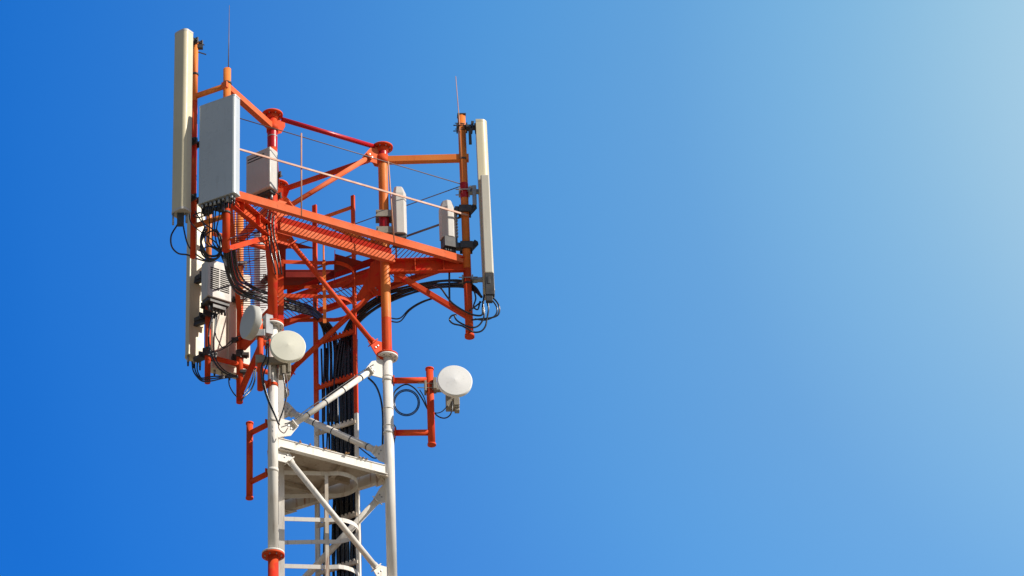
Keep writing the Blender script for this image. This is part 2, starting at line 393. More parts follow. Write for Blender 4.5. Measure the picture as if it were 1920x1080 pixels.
# floor plate inside the legs, with the ladder hatch
def clip(poly, n, c):
    out = []
    for i in range(len(poly)):
        a, b = poly[i], poly[(i + 1) % len(poly)]; da, db = a.dot(n) - c, b.dot(n) - c
        if da <= 0: out.append(a)
        if da * db < 0: out.append(a + (b - a) * (da / (da - db)))
    return out
tri = [G + (L - G) * .93 for L in (A, B, C)]
nbc = Vector((C.y - B.y, B.x - C.x)).normalized()
if nbc.dot(B - G) < 0: nbc = -nbc
tri = clip(tri, nbc, B.dot(nbc) - .22)
h0 = at_z(536, 462, ZP); h1 = at_z(626, 497, ZP); X0, X1, Y0, Y1 = h0.x, h1.x, h0.y - .02, h1.y + .05
ex, ey = Vector((1, 0)), Vector((0, 1)); mb = MB()
mid = clip(clip(tri, ex, X1), -ex, -X0)
for poly in (clip(tri, ex, X0), clip(tri, -ex, -X1), clip(mid, ey, Y0), clip(mid, -ey, -Y1)):
    if len(poly) > 2: mb.prism([V3(p, H - 1.745) for p in poly], (0, 0, 1), .012)
mb.frame_box((X1 + .004, (Y0 + Y1) / 2, ZP - .13), (1, 0, 0), (0, 1, 0), (0, 0, 1), .004, (Y1 - Y0) / 2, .07)
mb.frame_box(((X0 + X1) / 2, Y1 + .004, ZP - .10), (1, 0, 0), (0, 1, 0), (0, 0, 1), (X1 - X0) / 2, .004, .04)
mb.build('floor_plate', MAROON, plat)
# haunched plate at the rear corner of the right leg
pts = [(722, 478), (696, 492), (692, 503), (684, 514), (668, 521), (640, 529), (640, 541), (668, 535), (682, 533), (668, 556), (680, 566), (697, 545), (712, 527), (722, 522)]
pts = [on_plane(x, y, B, C, .0) for x, y in pts]; nb = V3(nbc, 0)
MB().prism(pts, nb, .012).build('haunch_plate', RED, plat)
# hand rails
def rail(O1, O2, zt, zm, name='guard_wire'):
    ho = V3(O2 - O1, 0).normalized()
    MB().tube(V3(O1, zt) + ho * .05, V3(O2, zt) - ho * .05, .006, n=8).build('guard_wire', WIRE, plat)
    fo = V3(Vector((ho.y, -ho.x)), 0) * .05 if O1 is P1 and O2 is P2 else Vector((0, 0, 0))     # runs in front of the poles
    MB().bar(V3(O1, zm) + ho * .05 + fo * .6 - fo * .6, V3(O2, zm) - ho * .0 + fo * 1.25 + Vector((0, 0, -.035 if fo.length else 0)), .012, .024).build('mid_rail', PALEWIRE if O1 is P1 and O2 is P2 else WIRE, plat)
nab = V3(Vector((math.sin(TH), -math.cos(TH))), 0)
zt = on_plane(652, 282, P1, P2).z; zm = on_plane(657, 341, P1, P2).z
rail(P1, P2, zt, zm); rail(P2, P3, zt, zm); rail(P1, P3, zt, zm)
for (a, b) in (((565, 250), (565, 405)), ((728, 303), (739, 455))):
    MB().tube(on_plane(*a, P1, P2, .0), on_plane(*b, P1, P2, .0), .0095, n=10).build('rail_post', PALEWIRE, plat)
for t in (.3, .62):
    for (a, b) in ((P1, P3), (P2, P3)):
        p = a + (b - a) * t; MB().tube(V3(p, ZP + .05), V3(p, zt), .011, n=8).build('rail_post', ORANGE, plat)

# ------------------------------------------------------------------ mounting poles
def pole_part(mb, P, z0, z1, r, cap_top=True, ring=None):
    mb.tube(V3(P, z0), V3(P, z1), r, n=24)
    if ring: mb.tube(V3(P, ring), V3(P, ring + .03), r * 1.22, n=24)
    return mb
def bands(par, P, zlist, r, m=None):
    for z in zlist:
        MB().lathe(V3(P, z), (0, 0, 1), [(r, -.012), (r + .008, -.012), (r + .008, .012), (r, .012)], n=24).build('clamp_ring', m or DARK, par)
def mast(P, ztop, zbot, r, label, paint, rings=(), endring=False, split=None):
    t = thing('mounting_pole', V3(P, zbot), label, 'pole', 'antenna mounting poles')
    if split:
        mb = MB(); mb.tube(V3(P, zbot), V3(P, split), r, n=24, m=1); mb.tube(V3(P, split), V3(P, ztop), r, n=24, m=0)
        if endring: mb.tube(V3(P, zbot - .004), V3(P, zbot + .03), r * 1.22, n=24, m=1)
        mb.build('pole', [paint, RED], t)
    else: pole_part(MB(), P, zbot, ztop, r, ring=zbot if endring else None).build('pole', paint, t)
    bands(t, P, rings, r); return t
z1 = lambda y: zat(P1, y); z2 = lambda y: zat(P2, y); z3 = lambda y: zat(P3, y)
mast(P1, z1(130), z1(470), .046, 'orange pole behind the wide grey panel antenna, lightning rod on top', ORANGE, (z1(157), z1(400)), split=z1(300))
m2 = mast(P2, z2(218), z2(632), .048, 'orange pole beside the slim cream antenna on the right', ORANGE, (z2(300), z2(533)), True, split=z2(505))
pc = MB(); pc.frame_box(V3(P2, z2(217)), (1, 0, 0), (0, 1, 0), (0, 0, 1), .052, .052, .006); pc.build('cap_plate', DARK, m2)
m3 = mast(P3, z3(395), z3(755), .042, 'red pole farthest back on the left, its pointed foot lowest', ORANGE, (z3(500), z3(660)), split=z3(575))  # red lower part paints in the shade on this pole
MB().tube(V3(P2, z2(373)), V3(P2, z2(345)), .0505, n=24, cap=False).build('painted_band', DEEPRED, m2)
d1 = Vector((-.86, .51)).normalized(); P1b = P1 + d1 * .447
m1b = mast(P1b, zat(P1b, 76), zat(P1b, 483), .033, 'thin red pole between the tall cream antenna and the wide grey panel', ORANGE, (zat(P1b, 140), zat(P1b, 262)), split=zat(P1b, 190))  # below the split, red imitates the shade of the grey panel
def crossbar(par, P, Q, z, r, paint=RED):
    MB().tube(V3(P, z), V3(Q, z), r, n=16).build('cross_bar', paint, par)
crossbar(m1b, P1, P1b, z1(160), .034, ORANGE); crossbar(m1b, P1, P1b, H - 2.02, .032, ORANGE)
# third sector: pole group round P3
d3 = Vector((-rC.y, rC.x)); d3 = d3 if d3.x < 0 else -d3
P3b = P3 + d3 * .44; P3c = P3 - d3 * .43
m3b = mast(P3b, zat(P3b, 300), zat(P3b, 718), .037, 'red pole holding the louvred grey radio cabinet, lower left', ORANGE, (zat(P3b, 655),), split=zat(P3b, 560))  # lower length coloured red for the shade it lies in
m3c = mast(P3c, zat(P3c, 360), zat(P3c, 700), .035, 'red pole half hidden behind the front left tower leg', RED)
for z in (z3(452), z3(684)):
    crossbar(m3b, P3, P3b, z, .032, PINK if z > H - 1 else RED); crossbar(m3c, P3, P3c, z, .032)

mb = MB(); mb.frame_box(V3(P3, z3(497)) + Vector((.01, -.05, 0)), (1, 0, 0), (0, 1, 0), (0, 0, 1), .055, .012, .022); mb.frame_box(V3(P3, z3(497)) + Vector((.075, -.02, -.02)), (1, 0, 0), (0, 1, 0), (0, 0, 1), .012, .05, .03)
mb.build('clamp_plate', ZINC, m3)
for z, dx in ((z3(640), -.06), (z3(700), .05), (z3(668), .07)):
    MB().frame_box(V3(P3, z) + Vector((dx, -.03, 0)), (1, 0, 0), (0, 1, 0), (0, 0, 1), .045, .035, .022).build('clamp_plate', DARK, m3, bevel=.004)
# ------------------------------------------------------------------ antennas
def frame(n2):
    n = V3(Vector(n2), 0).normalized(); return n, Vector((-n.y, n.x, 0))     # front normal, tangent
def profile(w, d, k=8, round_=.5, bulge=.0):
    pts = [(-w / 2, -d / 2), (w / 2, -d / 2)]; r = min(d * round_, w * .45)
    for i in range(k + 1):
        a = i / k * math.pi / 2; pts.append((w / 2 - r + r * math.cos(a), d / 2 - r + r * math.sin(a)))
    for i in range(k + 1):
        a = math.pi / 2 + i / k * math.pi / 2; pts.append((-w / 2 + r + r * math.cos(a), d / 2 - r + r * math.sin(a)))
    pts[3 + k:3 + k] = [(w / 2 - r - (w - 2 * r) * i / 8, d / 2) for i in range(1, 8)]
    return [(x, y + bulge * max(0, 1 - (2 * x / w) ** 2) if y > 0 else y) for x, y in pts]
def panel(c, n2, w, d, z0, z1, paint, label, group, capmat=None, round_=.5, lean=0, conn=4, cap=.03, connlen=.06, bulge=.0, single=True):
    n, t = frame(n2); root = thing('panel_antenna', V3(c, z0), label, 'antenna', group)
    off = n * lean
    def ring(s, z):
        f = (z - z0) / (z1 - z0)
        return [V3(c, z) + off * (1 - f) + t * x * s + n * (y * s) for x, y in profile(w, d, round_=round_, bulge=bulge)]
    mb = MB(); a, b = ring(1, z0 + cap), ring(1, z1 - cap); N = len(a)
    mb.add(a + b, [list(range(N))[::-1], list(range(N, 2 * N))])
    for i in range(N):
        mb.add([a[i], a[(i + 1) % N], b[(i + 1) % N], b[i]], [(0, 1, 2, 3)], smooth=(3 <= i < N))
    rad = mb.build('radome', paint, root)
    me = rad.data
    import bmesh
    bm = bmesh.new(); bm.from_mesh(me); bmesh.ops.remove_doubles(bm, verts=bm.verts, dist=1e-5); bmesh.ops.recalc_face_normals(bm, faces=bm.faces)
    for e in bm.edges:
        if len(e.link_faces) == 2 and e.calc_face_angle() > R(30): e.smooth = False
    bm.to_mesh(me); bm.free()
    for (za, zb, nm) in ((z0, z0 + cap, 'bottom_cap'), (z1 - cap, z1, 'top_cap')):
        mb = MB(); lo, hi = ring(1.03 if nm == 'bottom_cap' else 1.015, za), ring(1.03 if nm == 'bottom_cap' else 1.015, zb)
        mb.prism(lo, hi[0] - lo[0], (hi[0] - lo[0]).length); mb.build(nm, capmat or paint, root)
    cm = MB()
    for i in range(conn):
        x = (i - (conn - 1) / 2) * w * .8 / max(1, conn - 1) if conn > 1 else 0
        p = V3(c, z0) + off + t * x - n * (d * .1)
        if single: cm = MB()
        cm.tube(p, p - Vector((0, 0, connlen)), .016, n=10, m=0); cm.tube(p - Vector((0, 0, connlen)), p - Vector((0, 0, connlen * 1.6)), .012, n=10, m=1)
        if single: cm.build('connector', [ZINC, CABLE], root)
    if conn and not single: cm.build('connector', [ZINC, CABLE], root)
    return root
def bracket(root, c, P, z, n2, half=.045, hz=.05, m=None, r=.05):
    """clamp between the back of a unit and its pole"""
    n, t = frame(n2); a = V3(c, z); b = V3(P, z); mb = MB()
    mb.bar(a, b, half * 1.4, hz); mb.frame_box(b + n * (r + .008), n, t, (0, 0, 1), .009, half * 1.7, hz * .8)
    mb.frame_box(b - n * (r + .008), n, t, (0, 0, 1), .009, half * 1.7, hz * .8)
    for k in (-1, 1): mb.tube(b + n * (r + .07) + t * half * 1.35 * k, b - n * (r + .055) + t * half * 1.35 * k, .007, n=6)
    mb.build('mount_bracket', m or DARK, root)
GA = 'panel antennas on the tower head'
# tall cream antenna, far left
n1 = Vector((-.65, -.76)).normalized(); c1 = P1b + n1 * .222
k1 = c1 + Vector((0, -.11)); zt1, zb1 = zat(k1, 52), zat(k1, 390)
a1 = panel(c1, n1, .205, .125, zb1, zt1, CREAM, 'tallest cream panel antenna at the upper left of the tower', GA, round_=.35, conn=0, bulge=.012, capmat=CASE)
for z in (zat(P1b, 82), zat(P1b, 270), zat(P1b, 375)): bracket(a1, c1 - n1 * .06, P1b, z, n1, r=.034)
pz = V3(c1, zb1); MB().tube(pz + Vector((-.085, 0, 0)), pz + Vector((-.085, 0, -.16)), .012, n=10).build('connector', ZINC, a1)
MB().frame_box(pz + Vector((.0, .02, -.075)), (1, 0, 0), (0, 1, 0), (0, 0, 1), .04, .035, .075).build('connector_block', DARK, a1)
MB().tube(pz + Vector((.07, 0, 0)), pz + Vector((.07, 0, -.13)), .014, n=10).build('connector', ZINC, a1)
mb = MB(); mb.bar(V3(P1b, zat(P1b, 96)) , V3(P1b, zat(P1b, 96)) + Vector((.13, .0, -.05)), .01, .012); mb.bar(V3(P1b, zat(P1b, 88)), V3(P1b, zat(P1b, 88)) + Vector((.09, .0, .0)), .05, .05)
mb.build('tilt_bracket', DARK, a1)
# wide pale grey panel in front of P1
n2 = Vector((-.52, -.854)).normalized(); c2 = P1 + n2 * .168 + Vector((.83, -.56)) * -.002
zt2, zb2 = zat(c2, 192), zat(c2, 376)
a2 = panel(c2, n2, .50, .115, zb2, zt2, GREYRAD, 'wide pale grey panel antenna right of the tall cream one', GA, round_=.3, conn=0, cap=.02)
for z in (H - .55, H - 1.65): bracket(a2, c2 - n2 * .05, P1, z, n2, r=.046)
nn, tt = frame(n2); mb = MB()
for i in range(8):
    for j in (-.02, .03):
        p = V3(c2, zb2) + tt * (-.2 + i * .057) + nn * j; L = random.uniform(.05, .10)
        mb.tube(p, p - Vector((0, 0, L)), .017, n=10, m=0); mb.tube(p - Vector((0, 0, L)), p - Vector((0, 0, L + .07)), .012, n=10, m=1)
mb.frame_box(V3(c2, zb2 - .06) - nn * .02 - tt * .16, tt, nn, (0, 0, 1), .05, .03, .06, m=2)
mb.frame_box(V3(c2, zb2 - .07) - nn * .02 + tt * .02, tt, nn, (0, 0, 1), .035, .03, .07, m=2)
mb.build('connector', [ZINC, CABLE, DARK], a2)
# tall cream antenna of the rear-left sector
n3 = Vector((rC.x - .15, rC.y)).normalized(); c3 = P3b + n3 * .20 + Vector((-.065, .0))
a3 = panel(c3, n3, .22, .12, zat(c3, 672), zat(c3, 385), CREAM, 'tall cream panel antenna at the lower left behind the louvred cabinet', GA, round_=.5, conn=3, connlen=.09, bulge=.02)
for z in (zat(P3b, 515), zat(P3b, 592), zat(P3b, 665)): bracket(a3, c3 - n3 * .05, P3b, z, n3, r=.037, half=.06)
for z in (zat(P3b, 512), zat(P3b, 592)):
    mb = MB(); p = V3(c3 - n3 * .06, z); q = V3(P3b, z)
    mb.prism([p + Vector((-.10, 0, -.10)), q + Vector((.0, 0, -.07)), q + Vector((0, 0, .09)), p + Vector((-.06, 0, .0))], (.5, .86, 0), .05); mb.build('tilt_bracket', DARK, a3)
# wide beige panel seen from the back
n4 = rC; c4 = P3 + n4 * .17 + d3 * .06
a4 = panel(c4, n4, .52, .12, zat(c4, 703), zat(c4, 512), BEIGE, 'wide beige panel antenna seen from behind, below the left grating', GA, round_=.3, conn=5, connlen=.05)
nn, tt = frame(n4)
mb = MB(); zz0, zz1 = zat(c4, 692), zat(c4, 522)
mb.frame_box(V3(c4, (zz0 + zz1) / 2) - nn * .075 , tt, nn, (0, 0, 1), .055, .014, (zz1 - zz0) / 2); mb.build('back_spine', BEIGE, a4, bevel=.004)
for z in (zat(P3, 560), zat(P3, 668)): bracket(a4, c4 - n4 * .05, P3, z, n4, r=.042)
# slim antenna behind the front left leg
c5 = P3c + n3 * .20 + Vector((-.02, 0))
a5 = panel(c5, Vector((rC.x + .1, rC.y)), .16, .12, zat(c5, 600), zat(c5, 443), GREYRAD, 'slim pale antenna seen through the grating beside the front left leg', GA, round_=.6, conn=2)
bracket(a5, c5, P3c, zat(P3c, 520), n3, r=.035)
# slim cream antenna on the right pole
n6 = Vector((1, -.04)).normalized(); c6 = P2 + n6 * .236
k6 = c6 + Vector((0, -.135)); zt6, zb6 = zat(k6, 223), zat(k6, 540)
a6 = panel(c6, n6, .27, .135, zb6, zt6, CREAM, 'slim cream panel antenna at the far right edge of the tower', GA, round_=.55, lean=.012, conn=3)
nn, tt = frame(n6); yb = V3(c6, 0) - tt * 0
zc0, zc1 = zat(c6 + Vector((0, -.20)), 512), zat(c6 + Vector((0, -.20)), 328)
mb = MB(); mb.frame_box(V3(c6, (zc0 + zc1) / 2) + Vector((.005, -.175, 0)), (1, 0, 0), (0, 1, 0), (0, 0, 1), .052, .036, (zc1 - zc0) / 2)
mb.build('side_cover', mat('pale_cream_cover', (.58, .545, .46), (.55, .515, .43), .5, nscale=2, dirt=(.4, .36, .28), dirt_amt=.3, streak=True), a6, bevel=.012)
mb = MB(); z0, z1_ = zat(c6 + Vector((0, -.20)), 552), zat(c6 + Vector((0, -.20)), 512)
mb.frame_box(V3(c6, (z0 + z1_) / 2) + Vector((.012, -.172, 0)), (1, 0, 0), (0, 1, 0), (0, 0, 1), .052, .034, (z1_ - z0) / 2, m=0)
mb.frame_box(V3(c6, (z0 + z1_) / 2 + .05) + Vector((.0, -.208, 0)), (1, 0, 0), (0, 1, 0), (0, 0, 1), .018, .004, .05, m=1)
mb.frame_box(V3(c6, z0 - .04) + Vector((.0, -.165, 0)), (1, 0, 0), (0, 1, 0), (0, 0, 1), .04, .03, .045, m=1)
mb.build('tilt_motor', [DARK, DARK], a6, bevel=.008)
for y, mm in ((240, DARK), (360, ZINC), (525, ZINC)):
    z = zat(P2, y); bracket(a6, c6 - n6 * .05, P2, z, n6, r=.05, hz=.035, m=mm)
mb = MB()
def link(y0, x0, y1, x1, w=.03, Y=35.22): mb.bar(at_y(x0, y0, Y), at_y(x1, y1, Y), .03, w)
link(228, 886, 250, 883, .035); link(246, 881, 270, 882, .035); link(236, 874, 240, 887, .03); link(232, 891, 250, 893, .025)
mb.build('tilt_bracket', DARK, a6)
mb = MB(); link(348, 889, 384, 890, .05); link(350, 880, 352, 892, .03); mb.build('tilt_bracket', ZINC, a6, bevel=.008)

# ------------------------------------------------------------------ radio units
GR = 'radio units on the tower head'
def cabinet(mb, c, n2, w, d, z0, z1, m=0):
    n, t = frame(n2); return mb.frame_box(V3(c, (z0 + z1) / 2), t, n, (0, 0, 1), w / 2, d / 2, (z1 - z0) / 2, m)
def slots(root, c, n2, d, rows, w, hh, name='vent_slots'):
    n, t = frame(n2); mb = MB()
    for (x, z) in rows: mb.frame_box(V3(c, z) + n * (d / 2 + .001) + t * x, t, n, (0, 0, 1), w / 2, .002, hh / 2)
    return mb.build(name, SLOT, root)
# RRU on leg A
nr = Vector((-.60, -.80)); cr = A + nr * .20 + Vector((-.005, -.03)); zr0, zr1 = zat(cr, 364), zat(cr, 289)
r1 = thing('radio_unit', V3(cr, zr0), 'grey radio box with two slots on the front left leg', 'radio unit', GR)
cabinet(MB(), cr, nr, .36, .16, zr0, zr1).build('casing', CASE, r1, bevel=.014)
slots(r1, cr, nr, .16, [(-.03, zr1 - .075), (-.03, zr1 - .115)], .24, .012)
n, t = frame(nr); mb = MB()
cabinet(mb, cr - nr * .02, nr, .30, .10, zr0 - .035, zr0 - .001, 0)
for k in range(4): p = V3(cr, zr0 - .03) + t * (-.12 + .08 * k) - n * .03; mb.tube(p, p - Vector((0, 0, .08)), .015, n=8, m=1)
mb.build('connector', [DARK, ZINC], r1); bracket(r1, cr, A, zr1 - .15, nr, r=.06); bracket(r1, cr, A, zr0 + .12, nr, r=.06)
# RRU on leg B
def chamfer_box(mb, c, n2, w, d, z0, z1, ch, top=.05, m=0):
    n, t = frame(n2)
    pr = [(-w / 2, -d / 2), (w / 2, -d / 2), (w / 2, d / 2 - ch), (w / 2 - ch, d / 2), (-w / 2 + ch, d / 2), (-w / 2, d / 2 - ch)]
    N = len(pr); vs = []
    for z, s in ((z0, 1), (z1 - top, 1), (z1, .62)): vs += [V3(c, z) + t * x * s + n * (y * s if s == 1 else -d / 2 + (y + d / 2) * .7) for x, y in pr]
    fs = [list(range(N))[::-1], list(range(2 * N, 3 * N))]
    for L in (0, N):
        for i in range(N): j = (i + 1) % N; fs.append([L + i, L + j, L + N + j, L + N + i])
    return mb.add(vs, fs, m)
ne = Vector((.10, -1)).normalized(); cb = Vector((xat(748, B.y, H - 1), B.y - .02))
zb0, zb1 = zat(cb + ne * .1, 449), zat(cb, 353)
r2 = thing('radio_unit', V3(cb, zb0), 'slim pale radio unit strapped to the front right leg', 'radio unit', GR)
chamfer_box(MB(), cb, ne, .165, .21, zb0 + .10, zb1, .035, .13).build('casing', CASE, r2, bevel=.006)
mb = MB(); cabinet(mb, cb - ne * .012, ne, .145, .17, zb0, zb0 + .099); mb.build('connector_bay', DARK, r2, bevel=.005)
for y in (406, 437):
    mb = MB(); z = zat(B, y)
    mb.frame_box(V3(B, z) + Vector((.01, -LR - .012, 0)), (1, 0, 0), (0, 1, 0), (0, 0, 1), .11, .01, .045)
    mb.frame_box(V3(B, z) + Vector((.01, LR + .012, 0)), (1, 0, 0), (0, 1, 0), (0, 0, 1), .11, .01, .045)
    mb.frame_box(V3(B, z) + Vector((.10, 0, 0)), (1, 0, 0), (0, 1, 0), (0, 0, 1), .02, .05, .04)
    for x in (-.085, .095): mb.tube(V3(B, z) + Vector((x, -.12, 0)), V3(B, z) + Vector((x, .12, 0)), .007, n=6)
    mb.build('mount_bracket', TAN, r2)
# RRU on pole P2
c8 = Vector((xat(841, P2.y, H - 1.2), P2.y - .02)); n8 = Vector((.35, -1)).normalized()
z80, z81 = zat(c8, 471), zat(c8, 377)
r3 = thing('radio_unit', V3(c8, z80), 'pale radio unit with black base on the right pole', 'radio unit', GR)
chamfer_box(MB(), c8, n8, .19, .15, z80 + .17, z81, .06, .12).build('casing', CASE, r3, bevel=.006)
mb = MB(); cabinet(mb, c8, n8, .165, .135, z80 + .03, z80 + .168); n, t = frame(n8)
for k in range(5): p = V3(c8, z80 + .03) + t * (-.06 + .03 * k) + n * .03; mb.tube(p, p - Vector((0, 0, .07)), .012, n=8)
mb.build('connector_bay', DARK, r3)
mb = MB()
for k in range(9): mb.frame_box(V3(c8, z80 + .22 + k * .045) + t * .104 - n * .02, t, n, (0, 0, 1), .006, .05, .012)
mb.build('cooling_fins', ZINC, r3)
for y in (396, 464):
    z = zat(P2, y); mb = MB(); mb.bar(V3(c8 + Vector((.08, 0)), z), V3(P2, z) + Vector((-.03, -.01, 0)), .08, .07)
    mb.frame_box(V3(P2, z) + Vector((0, -.065, 0)), (1, 0, 0), (0, 1, 0), (0, 0, 1), .075, .012, .045)
    mb.frame_box(V3(P2, z) + Vector((0, .065, 0)), (1, 0, 0), (0, 1, 0), (0, 0, 1), .075, .012, .045)
    mb.bar(V3(P2, z) + Vector((.05, 0, -.02)), V3(P2, z) + Vector((.125, -.01, .07)), .07, .05)
    mb.build('mount_bracket', DARK, r3)
# louvred cabinet on P3b
n9 = Vector((.5, -.866)); c9 = P3b + Vector((.10, -.16)); z90, z91 = zat(c9, 566), zat(c9, 497)
r4 = thing('radio_unit', V3(c9, z90), 'light grey radio cabinet with louvred front at the lower left', 'radio unit', GR)
cabinet(MB(), c9, n9, .335, .17, z90, z91).build('casing', CASE, r4, bevel=.008)
slots(r4, c9, n9, .17, [(x, z91 - .12 - k * .030) for k in range(11) for x in (-.068, .072)], .125, .016, 'louvres')
mb = MB(); cabinet(mb, c9 - n9 * .01, n9, .31, .14, z90 - .05, z90 - .001); cabinet(mb, c9 - n9 * .02 + Vector((.03, 0)), n9, .18, .09, z90 - .11, z90 - .051); n, t = frame(n9)
for k in range(6): p = V3(c9, z90 - .05) + t * (-.1 + .045 * k); mb.tube(p, p - Vector((0, 0, .11)), .014, n=8)
mb.build('connector_bay', DARK, r4)
bracket(r4, c9 - n9 * .05, P3b, z91 - .1, n9, r=.037); bracket(r4, c9 - n9 * .05, P3b, z90 + .05, n9, r=.037)

# ------------------------------------------------------------------ small dish frames and microwave dishes
def hframe(L, Pq, ztop, zbot, za, r, label, ring=True):
    t = thing('dish_frame', V3(Pq, zbot), label, 'frame', 'tubular dish frames on the legs')
    mb = MB(); mb.tube(V3(Pq, zbot), V3(Pq, ztop), r, n=24)
    if ring:
        for z in (zbot - .001, ztop - .019): mb.tube(V3(Pq, z), V3(Pq, z + .02), r * 1.18, n=24)
    mb.build('pole', RED, t); d = V3(Pq - L, 0).normalized()
    for z in za:
        MB().tube(V3(L, z) + d * (LR + .004), V3(Pq, z) - d * (r - .006), r * .86, n=20).build('arm', RED, t)
        mb = MB(); mb.lathe(V3(L, z), (0, 0, 1), [(LR, -.03), (LR + .01, -.03), (LR + .005, .03), (LR, .03)], n=24) if False else mb
        s = Vector((d.y, -d.x, 0)); mb.frame_box(V3(L, z) + d * (LR + .012), d, s, (0, 0, 1), .008, .05, .045); mb.build('clamp', RED, t)
        MB().lathe(V3(L, z), (0, 0, 1), [(LR, -.02), (LR + .005, -.02), (LR + .005, .02), (LR, .02)], n=24).build('collar', RED if label.startswith('short') else WHITE, t)
    return t
Q1 = Vector((xat(807, B.y, H - 3.6), B.y - .01))
hframe(B, Q1, zat(Q1, 691), zat(Q1, 835), (zat(Q1, 713), zat(Q1, 811)), .043, 'red tube frame on the right leg carrying the round white dish')
Q2 = A + Vector((-.266, .27))
hframe(A, Q2, zat(Q2, 793), zat(Q2, 935), (zat(Q2, 813), zat(Q2, 905)), .038, 'empty red tube frame low on the left leg')
Q3 = Vector((xat(488, A.y, H - 3.3), A.y - .10))
hframe(A, Q3, zat(Q3, 600), zat(Q3, 731), (zat(Q3, 640), zat(Q3, 715)), .036, 'short red tube frame behind the two left dishes', False)
def dish(c, n3, r, paint, label, P, depth=.05, cone=.022):
    n = Vector(n3).normalized(); t = thing('microwave_dish', c, label, 'dish', 'microwave dishes on the tower')
    MB().lathe(c, n, [(0, cone), (r * .5, cone * .5), (r - .006, .003)], n=56).lathe(c, n, [(r - .006, .003), (r, -.003)], n=56).build('radome', paint, t)
    MB().lathe(c, n, [(r, -.0035), (r + .003, -.006), (r + .003, -depth)], n=56).lathe(c, n, [(r + .003, -depth), (r * .8, -depth - .02), (r * .42, -depth - .055), (.065, -depth - .075)], n=56).lathe(c, n, [(.065, -depth - .075), (.065, -depth - .15), (0, -depth - .15)], n=32).build('shroud', paint, t)
    return t, n
d3_, n_ = dish(at_y(853, 713, B.y - .30), (.06, -1, -.0), .202, DISHW, 'round white dish on the right-hand red frame', Q1)
cc = at_y(853, 713, B.y - .30)
mb = MB(); bx = cc - n_ * .30 + Vector((.0, 0, -.115)); mb.frame_box(bx, (1, 0, 0), (0, 1, 0), (0, 0, 1), .078, .06, .10)
mb.frame_box(bx + Vector((.05, .0, -.115)), (1, 0, 0), (0, 1, 0), (0, 0, 1), .028, .04, .02); mb.frame_box(bx + Vector((.045, -.065, -.03)), (1, 0, 0), (0, 1, 0), (0, 0, 1), .035, .006, .05)
mb.build('outdoor_radio', TAN, d3_, bevel=.012)
mb = MB(); zq = zat(Q1, 727)
mb.bar(V3(Q1, zq), Vector((cc.x, Q1.y - .02, zq)), .07, .10); mb.frame_box(V3(Q1, zq) + Vector((.055, -.02, .02)), (1, 0, 0), (0, 1, 0), (0, 0, 1), .02, .065, .075)
mb.frame_box(V3(Q1, zq) + Vector((-.055, .0, .0)), (1, 0, 0), (0, 1, 0), (0, 0, 1), .012, .06, .07)
for k in (-.03, .03): mb.tube(V3(Q1, zq + k) + Vector((-.15, -.052, 0)), V3(Q1, zq + k) + Vector((.06, -.052, 0)), .006, n=6)
mb.build('mount_bracket', TAN, d3_, bevel=.004)
c_2 = at_y(540, 648, A.y - .30); d2_, n_ = dish(c_2, (.10, -1, 0), .204, DISHC, 'round ivory dish facing the viewer in front of the left leg', Q3)
mb = MB(); bx = c_2 - n_ * .30 + Vector((-.01, -.03, -.16)); mb.frame_box(bx, (1, 0, 0), (0, 1, 0), (0, 0, 1), .07, .055, .11)
mb.frame_box(bx + Vector((.055, -.062, .0)), (1, 0, 0), (0, 1, 0), (0, 0, 1), .02, .006, .07); mb.frame_box(bx + Vector((-.01, -.062, -.03)), (1, 0, 0), (0, 1, 0), (0, 0, 1), .02, .006, .06)
mb.build('outdoor_radio', TAN, d2_, bevel=.012)
mb = MB(); mb.bar(V3(Q3, c_2.z - .08), Vector((c_2.x, Q3.y + .02, c_2.z - .08)), .06, .08); mb.frame_box(V3(Q3, c_2.z - .08), (1, 0, 0), (0, 1, 0), (0, 0, 1), .055, .05, .05)
mb.build('mount_bracket', TAN, d2_, bevel=.004)
c_1 = at_y(464, 603, A.y - .14); d1_, n_ = dish(c_1, (-.89, -.45, 0), .200, mat('aged_dish_radome', (.58, .58, .54), (.54, .54, .50), .45, nscale=4), 'round grey-white dish seen edge on, facing left', Q3, depth=.085, cone=.008)
mb = MB(); bx = c_1 - n_ * .235; s_ = Vector((-n_.y, n_.x, 0)); mb.frame_box(bx + Vector((0, 0, -.02)), n_, s_, (0, 0, 1), .045, .10, .13)
for k in range(6): mb.frame_box(bx + Vector((0, 0, -.02)) - s_ * .104 + n_ * (-.03 + .012 * k), n_, s_, (0, 0, 1), .003, .006, .11)
for k in range(5): mb.frame_box(bx + Vector((0, 0, -.02)) - n_ * .05 + s_ * (-.08 + .04 * k), n_, s_, (0, 0, 1), .006, .006, .12)
mb.build('outdoor_radio', mat('mid_grey_casting', (.30, .31, .33), (.25, .26, .28), .5, nscale=8), d1_, bevel=.006)
mb = MB(); zq = c_1.z - .15; mb.frame_box(V3(Q3, zq), (1, 0, 0), (0, 1, 0), (0, 0, 1), .055, .05, .045); mb.bar(V3(Q3, zq), Vector((bx.x, bx.y, zq)), .06, .05)
mb.build('mount_bracket', ZINC, d1_, bevel=.004)

